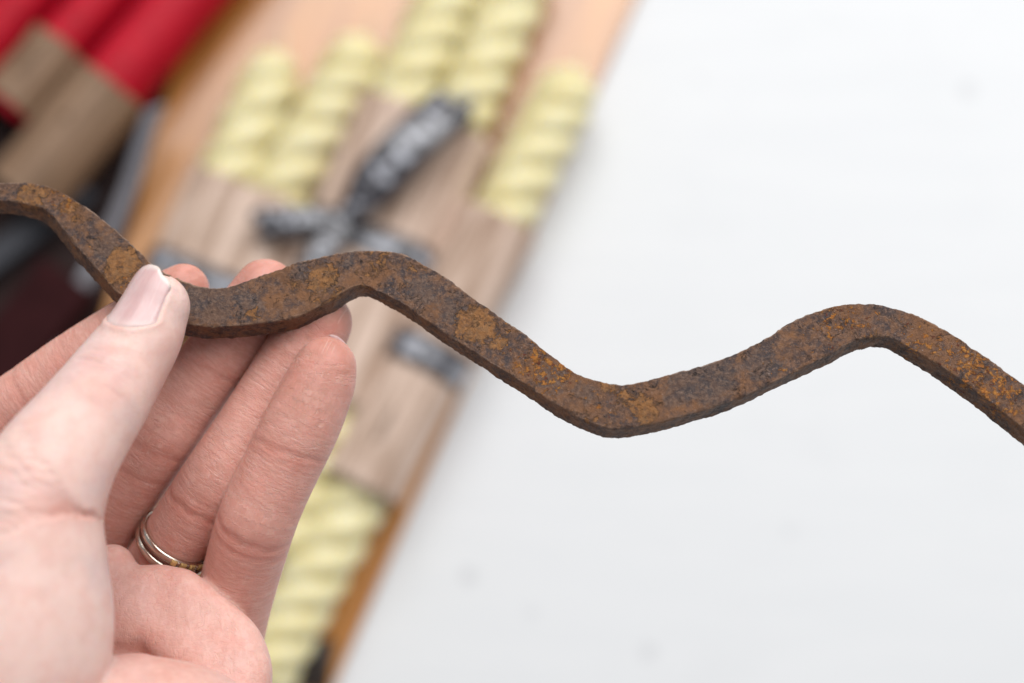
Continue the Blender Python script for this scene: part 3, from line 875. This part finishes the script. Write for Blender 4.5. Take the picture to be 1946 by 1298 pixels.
def build_hand():
    h = 0.62
    lo = np.array([P(-330, 600, 0)[0], P(0, 1830, 0)[1], -48.0]); hi = np.array([P(720, 0, 0)[0], P(0, 470, 0)[1], 74.0])
    # closed where the forearm leaves the box
    def fn(p):
        return np.maximum(hand_f(p), np.maximum(np.maximum(lo[1] + 2 - p[:, 1], lo[0] + 2 - p[:, 0]), np.maximum(p[:, 2] - hi[2] + 2, lo[2] + 2 - p[:, 2])))
    V, Q = surface_nets(fn, lo, hi, h)
    e = 0.15
    for it in range(1):
        f0 = fn(V); g = np.stack([fn(V + np.eye(3)[k] * e) - f0 for k in range(3)], 1) / e
        g2 = np.maximum((g * g).sum(1), 0.3)
        V = V - np.clip(f0 / g2, -0.3, 0.3)[:, None] * g * 0.9
    # attributes
    n = len(V); bd = np.full(n, 1e9); fuv = np.zeros((n, 3)); pale = np.zeros(n); red = np.zeros(n); dirt_shade = np.zeros(n)
    allc = [(FI[k_], 0.0, i) for i, k_ in enumerate(('index', 'middle', 'ring', 'little'))] + [(c, 0.35, 5 + i) for i, c in enumerate(PALM)] + [(TH, 1.0, 12)]
    wsum = np.zeros(n); psum = np.zeros(n)
    for c, pl, i in allc:
        d, u, l, nz, r = chain_eval(c, V)
        w = np.exp(-np.clip(d, 0, 30) / 1.2); wsum += w; psum += w * pl
        m = d < bd
        bd[m] = d[m]; fuv[m] = (np.stack([u, l, np.full(n, i * 37.0)], 1) if i < 4 else V * np.array([0.5, 1.0, 0.6]))[m]; red[m] = r[m]
        if i < 4:
            tipd = c['u'][-1] - u
            red[m] += (0.5 * np.exp(-(tipd / 8.0) ** 2))[m]
            dirt_shade[m] = (0.25 + 0.75 * np.exp(-((tipd - 6) / 9.0) ** 2))[m]
    pale = psum / np.maximum(wsum, 1e-6)
    bdist = np.full(n, 1e9)
    for q in BAR_MID[250:800:8]: bdist = np.minimum(bdist, ((V - q) ** 2).sum(1))
    dirt_shade = np.clip(np.maximum(dirt_shade * 0.6, np.exp(-np.clip(np.sqrt(bdist) - 6.0, 0, 50) / 3.2) * 1.3), 0, 1.2)  # rust dust near the bar, with a contact shadow put into the colour
    # redder flesh at the bend of the thumb, paler top of the pads
    for x, y, z, r_, a_ in ((300, 735, 14, 8, .6), (215, 640, 14, 7, .25), (120, 800, 30, 9, .2), (178, 955, 30, 6, .3), (330, 640, 8, 6, .2), (60, 965, 40, 12, .12), (300, 1170, 4, 10, .25)):
        red += a_ * np.exp(-((V - P(x, y, z)) ** 2).sum(1) / r_ ** 2)
    # even out the broad soft areas
    E = np.concatenate([Q[:, [0, 1]], Q[:, [1, 2]], Q[:, [2, 3]], Q[:, [3, 0]]]); E = np.concatenate([E, E[:, ::-1]])
    deg = np.maximum(np.bincount(E[:, 0], minlength=n), 1)
    a_, ph_ = nail_ab(V); nearn = (a_ > -13) & (np.linalg.norm(V - NC, axis=1) < 20)
    wgt = np.where(nearn, 0.0, np.clip(pale * 1.6, 0, 1) * 0.9)
    for it in range(6):
        avg = np.stack([np.bincount(E[:, 0], V[E[:, 1], k], minlength=n) for k in range(3)], 1) / deg[:, None]
        V = V + (avg - V) * (np.maximum(wgt, np.where(nearn, 0, 0.35)) if it < 3 else wgt)[:, None]
    # skin folds over the thumb's joint and fanning out from the fold at its root
    d_, u_, l_, n_, r_ = chain_eval(TH, V); rr_ = np.interp(u_, TH['u'], TH['R'])
    on = (d_ < 2.0) & (bd >= d_ - 0.3); face = np.clip(0.2 + n_ / rr_, 0, 1) * on
    uo = lambda x, y: TH['u'][((TH['px'] - np.array([x, y])) ** 2).sum(1).argmin()]
    gn = g / np.linalg.norm(g, axis=1)[:, None]
    nz = np.array([mnoise.noise(Vector(q) * 0.25) for q in V[on]]); wob = np.zeros(n); wob[on] = nz
    dis = np.zeros(n)
    for x, y, dp, wd, sl, side in ((178, 702, .34, .62, -.30, -2), (168, 716, .46, .66, -.20, -3), (160, 732, .30, .7, -.10, 0), (146, 748, .26, .7, .02, 2), (190, 690, .20, .6, -.38, -1), (128, 772, .14, .9, .08, 0)):
        x_ = (u_ + sl * l_ + 1.0 * wob - uo(x, y)) / wd
        k = np.exp(-x_ * x_) * np.exp(-((l_ - side) / 6.5) ** 2) * face
        dis -= dp * k; red += 0.35 * np.exp(-(x_ / 2.5) ** 2) * np.exp(-((l_ - side) / 6.0) ** 2) * face
    un = uo(66, 975)
    for sl, dp, wd in ((-.04, .30, .9), (.16, .32, .8), (-.24, .34, .9), (.34, .32, .8), (-.40, .32, 1.0), (.52, .25, .8)):
        x_ = (u_ + sl * (l_ - 15) + 1.6 * wob - un) / wd
        k = np.exp(-x_ * x_) * np.clip((l_ + 15) / 16, 0.0, 1) * face
        dis -= dp * k; red += 0.8 * dp * np.exp(-(x_ / 2.4) ** 2) * np.clip((l_ + 11) / 20, 0, 1) * face
    V = V + gn * dis[:, None]
    o = np_mesh('hand', V / 1000, Q, M['skin'])
    attr(o, 'fuv', fuv, True); attr(o, 'pale', pale); attr(o, 'red', np.clip(red, 0, 1)); attr(o, 'dirt_shade', dirt_shade)
    hand_frame(o)
    tag(o, 'pale left hand, palm up, pinching the rusty bar between thumb and fingers', 'hand')
    return o


hand = build_hand()


def radius_at(fn, cen, d, r0=4.0, r1=16.0):
    rs = np.linspace(r0, r1, 90)
    f = fn(cen + rs[:, None] * d)
    i = np.argmax(f > 0)
    if f[i] <= 0 or i == 0: return r0 if i == 0 else r1
    return rs[i - 1] + (rs[i] - rs[i - 1]) * (-f[i - 1]) / (f[i] - f[i - 1])


def thumb_nail():
    na, nb = 34, 31; V = []; uv = []
    base = lambda p: thumb_f(p, False)
    for i in range(na):
        for j in range(nb):
            e = -1 + 2 * j / (nb - 1); ph = NPH * 1.02 * e
            a0 = NA0 - 0.5 + 4.0 * abs(e) ** 2.1
            a1 = NA1 - 3.9 * abs(e) ** 2.1 + 0.35 * mnoise.noise(Vector((e * 3.1, 2.2, 0))) - 0.8 * math.exp(-((e - 0.55) / 0.16) ** 2)
            t = i / (na - 1); a = a0 + (a1 - a0) * t
            d = math.cos(ph) * NN + math.sin(ph) * NLt
            ac = min(a, 1.0)
            r = radius_at(base, NC + nt * ac, d)
            if a > 1.0: r *= 1 - 0.16 * ((a - 1.0) / (NA1 - 1.0)) ** 1.6
            r += 0.10 - 0.5 * max(0, (0.06 - t) / 0.06) - 0.30 * max(0, abs(e) - 0.9) * 10
            V.append(NC + nt * a + d * r); uv.append((t, e, 0))
    o = mesh('nail', np.array(V) / 1000, grid_faces(na, nb, False), M['nail'], hand)
    attr(o, 'nuv', np.array(uv), True)
    sm = o.modifiers.new('thickness', 'SOLIDIFY'); sm.thickness = 0.00045; sm.offset = -1
    o['label'] = 'thumb nail with a chipped white tip'


thumb_nail()


def finger_nail(ch, out=1.2, tilt=0.0, wide=0.85):
    t = ch['X'][-1] - ch['X'][-8]; t /= np.linalg.norm(t)
    l = np.cross(t, [0, 0, 1.0]); l /= np.linalg.norm(l); nrm = -np.cross(l, t)
    l = np.cross(t, nrm); c = ch['X'][-1]; r0 = ch['R'][-1]; V = []; uv = []
    for i in range(16):
        for j in range(15):
            e = -1 + 2 * j / 14; ph = wide * e + tilt; a = -r0 * 0.9 + (r0 * 1.9 + out - 2.4 * abs(e) ** 2.2) * i / 15
            ac = min(a, 0)
            d = math.cos(ph) * nrm + math.sin(ph) * l
            r = radius_at(lambda p: chain_eval(ch, p)[0], c + t * ac, d, 3.0, 14.0)
            if a > 0: r *= 1 - 0.35 * (a / (r0 + out)) ** 2
            V.append(c + t * a + d * (r + 0.1 - 0.4 * (i == 0))); uv.append((i / 15, e, 1))
    o = mesh('nail', np.array(V) / 1000, grid_faces(16, 15, False), M['nail'], hand)
    attr(o, 'nuv', np.array(uv), True)
    sm = o.modifiers.new('thickness', 'SOLIDIFY'); sm.thickness = 0.0004; sm.offset = -1


for k_ in ('index', 'middle', 'ring', 'little'):
    finger_nail(FI[k_], 0.45 if k_ == 'little' else -1.0, 0.25 if k_ == 'little' else 0.0)


# ------------------------------------------------------------------ two rings on the ring finger
def finger_ring(px, py, label, wid, stones):
    ch = FI['ring']
    q = np.array([px, py]); i = ((ch['px'] - q) ** 2).sum(1).argmin()
    i = min(max(i, 1), len(ch['px']) - 2)
    dpx = ch['px'][i + 1] - ch['px'][i - 1]; k = (q - ch['px'][i]) @ dpx / (dpx @ dpx) * 2
    t = ch['t'][i]; c = ch['X'][i] + k * (ch['X'][i + 1] - ch['X'][i - 1]) / 2
    l = ch['lat'][i]; nrm = np.cross(l, t)
    root = empty('finger_ring'); hand_frame(root)
    R0 = ch['R'][i] + 0.05; nu, nv = 96, 12; V = []
    for a in range(nu):
        th = 2 * math.pi * a / nu; d = math.cos(th) * nrm + math.sin(th) * l
        for b in range(nv):
            be = 2 * math.pi * b / nv
            rad = 0.62 * math.copysign(abs(math.cos(be)) ** 0.8, math.cos(be)); ax = wid / 2 * math.copysign(abs(math.sin(be)) ** 0.7, math.sin(be))
            V.append(c + d * (R0 + 0.5 + rad) + t * ax)
    fs = [(a * nv + b, a * nv + (b + 1) % nv, ((a + 1) % nu) * nv + (b + 1) % nv, ((a + 1) % nu) * nv + b) for a in range(nu) for b in range(nv)]
    mesh('band', np.array(V) / 1000, fs, M['gold'], root)
    for s in range(stones):
        th = 0.38 + s * 0.25; d = math.cos(th) * nrm + math.sin(th) * l; e = np.cross(t, d)
        bm = bmesh.new(); r = bmesh.ops.create_cube(bm, size=1)
        for v in r['verts']:
            k = 0.72 if v.co.z > 0 else 1.0
            q = c + d * (R0 + 1.0 + (v.co.z + .5) * 0.65) + e * (v.co.x * 1.75 * k) + t * (v.co.y * wid * 0.86 * k)
            v.co = Vector(q / 1000)
        bmesh.ops.bevel(bm, geom=list(bm.edges), offset=0.00012, segments=2, affect='EDGES')
        me = bpy.data.meshes.new('stone'); bm.to_mesh(me); bm.free(); me.materials.append(M['stone'])
        so = bpy.data.objects.new('stone', me); C.objects.link(so); so.parent = root
        for sgn in (-1, 1):
            bm = bmesh.new(); r = bmesh.ops.create_icosphere(bm, subdivisions=2, radius=0.00030)
            q = (c + d * (R0 + 1.5) + e * 1.0 + t * (sgn * wid * 0.36)) / 1000
            for v in r['verts']: v.co += Vector(q)
            me = bpy.data.meshes.new('claw'); bm.to_mesh(me); bm.free(); me.materials.append(M['gold'])
            co = bpy.data.objects.new('claw', me); C.objects.link(co); co.parent = root
    tag(root, label, 'ring')


finger_ring(338, 1023, 'pale gold ring with set stones on the ring finger, nearer the fingertip', 2.0, 4)
finger_ring(329, 1037, 'pale gold ring on the ring finger, lower one half hidden by the palm', 2.0, 3)
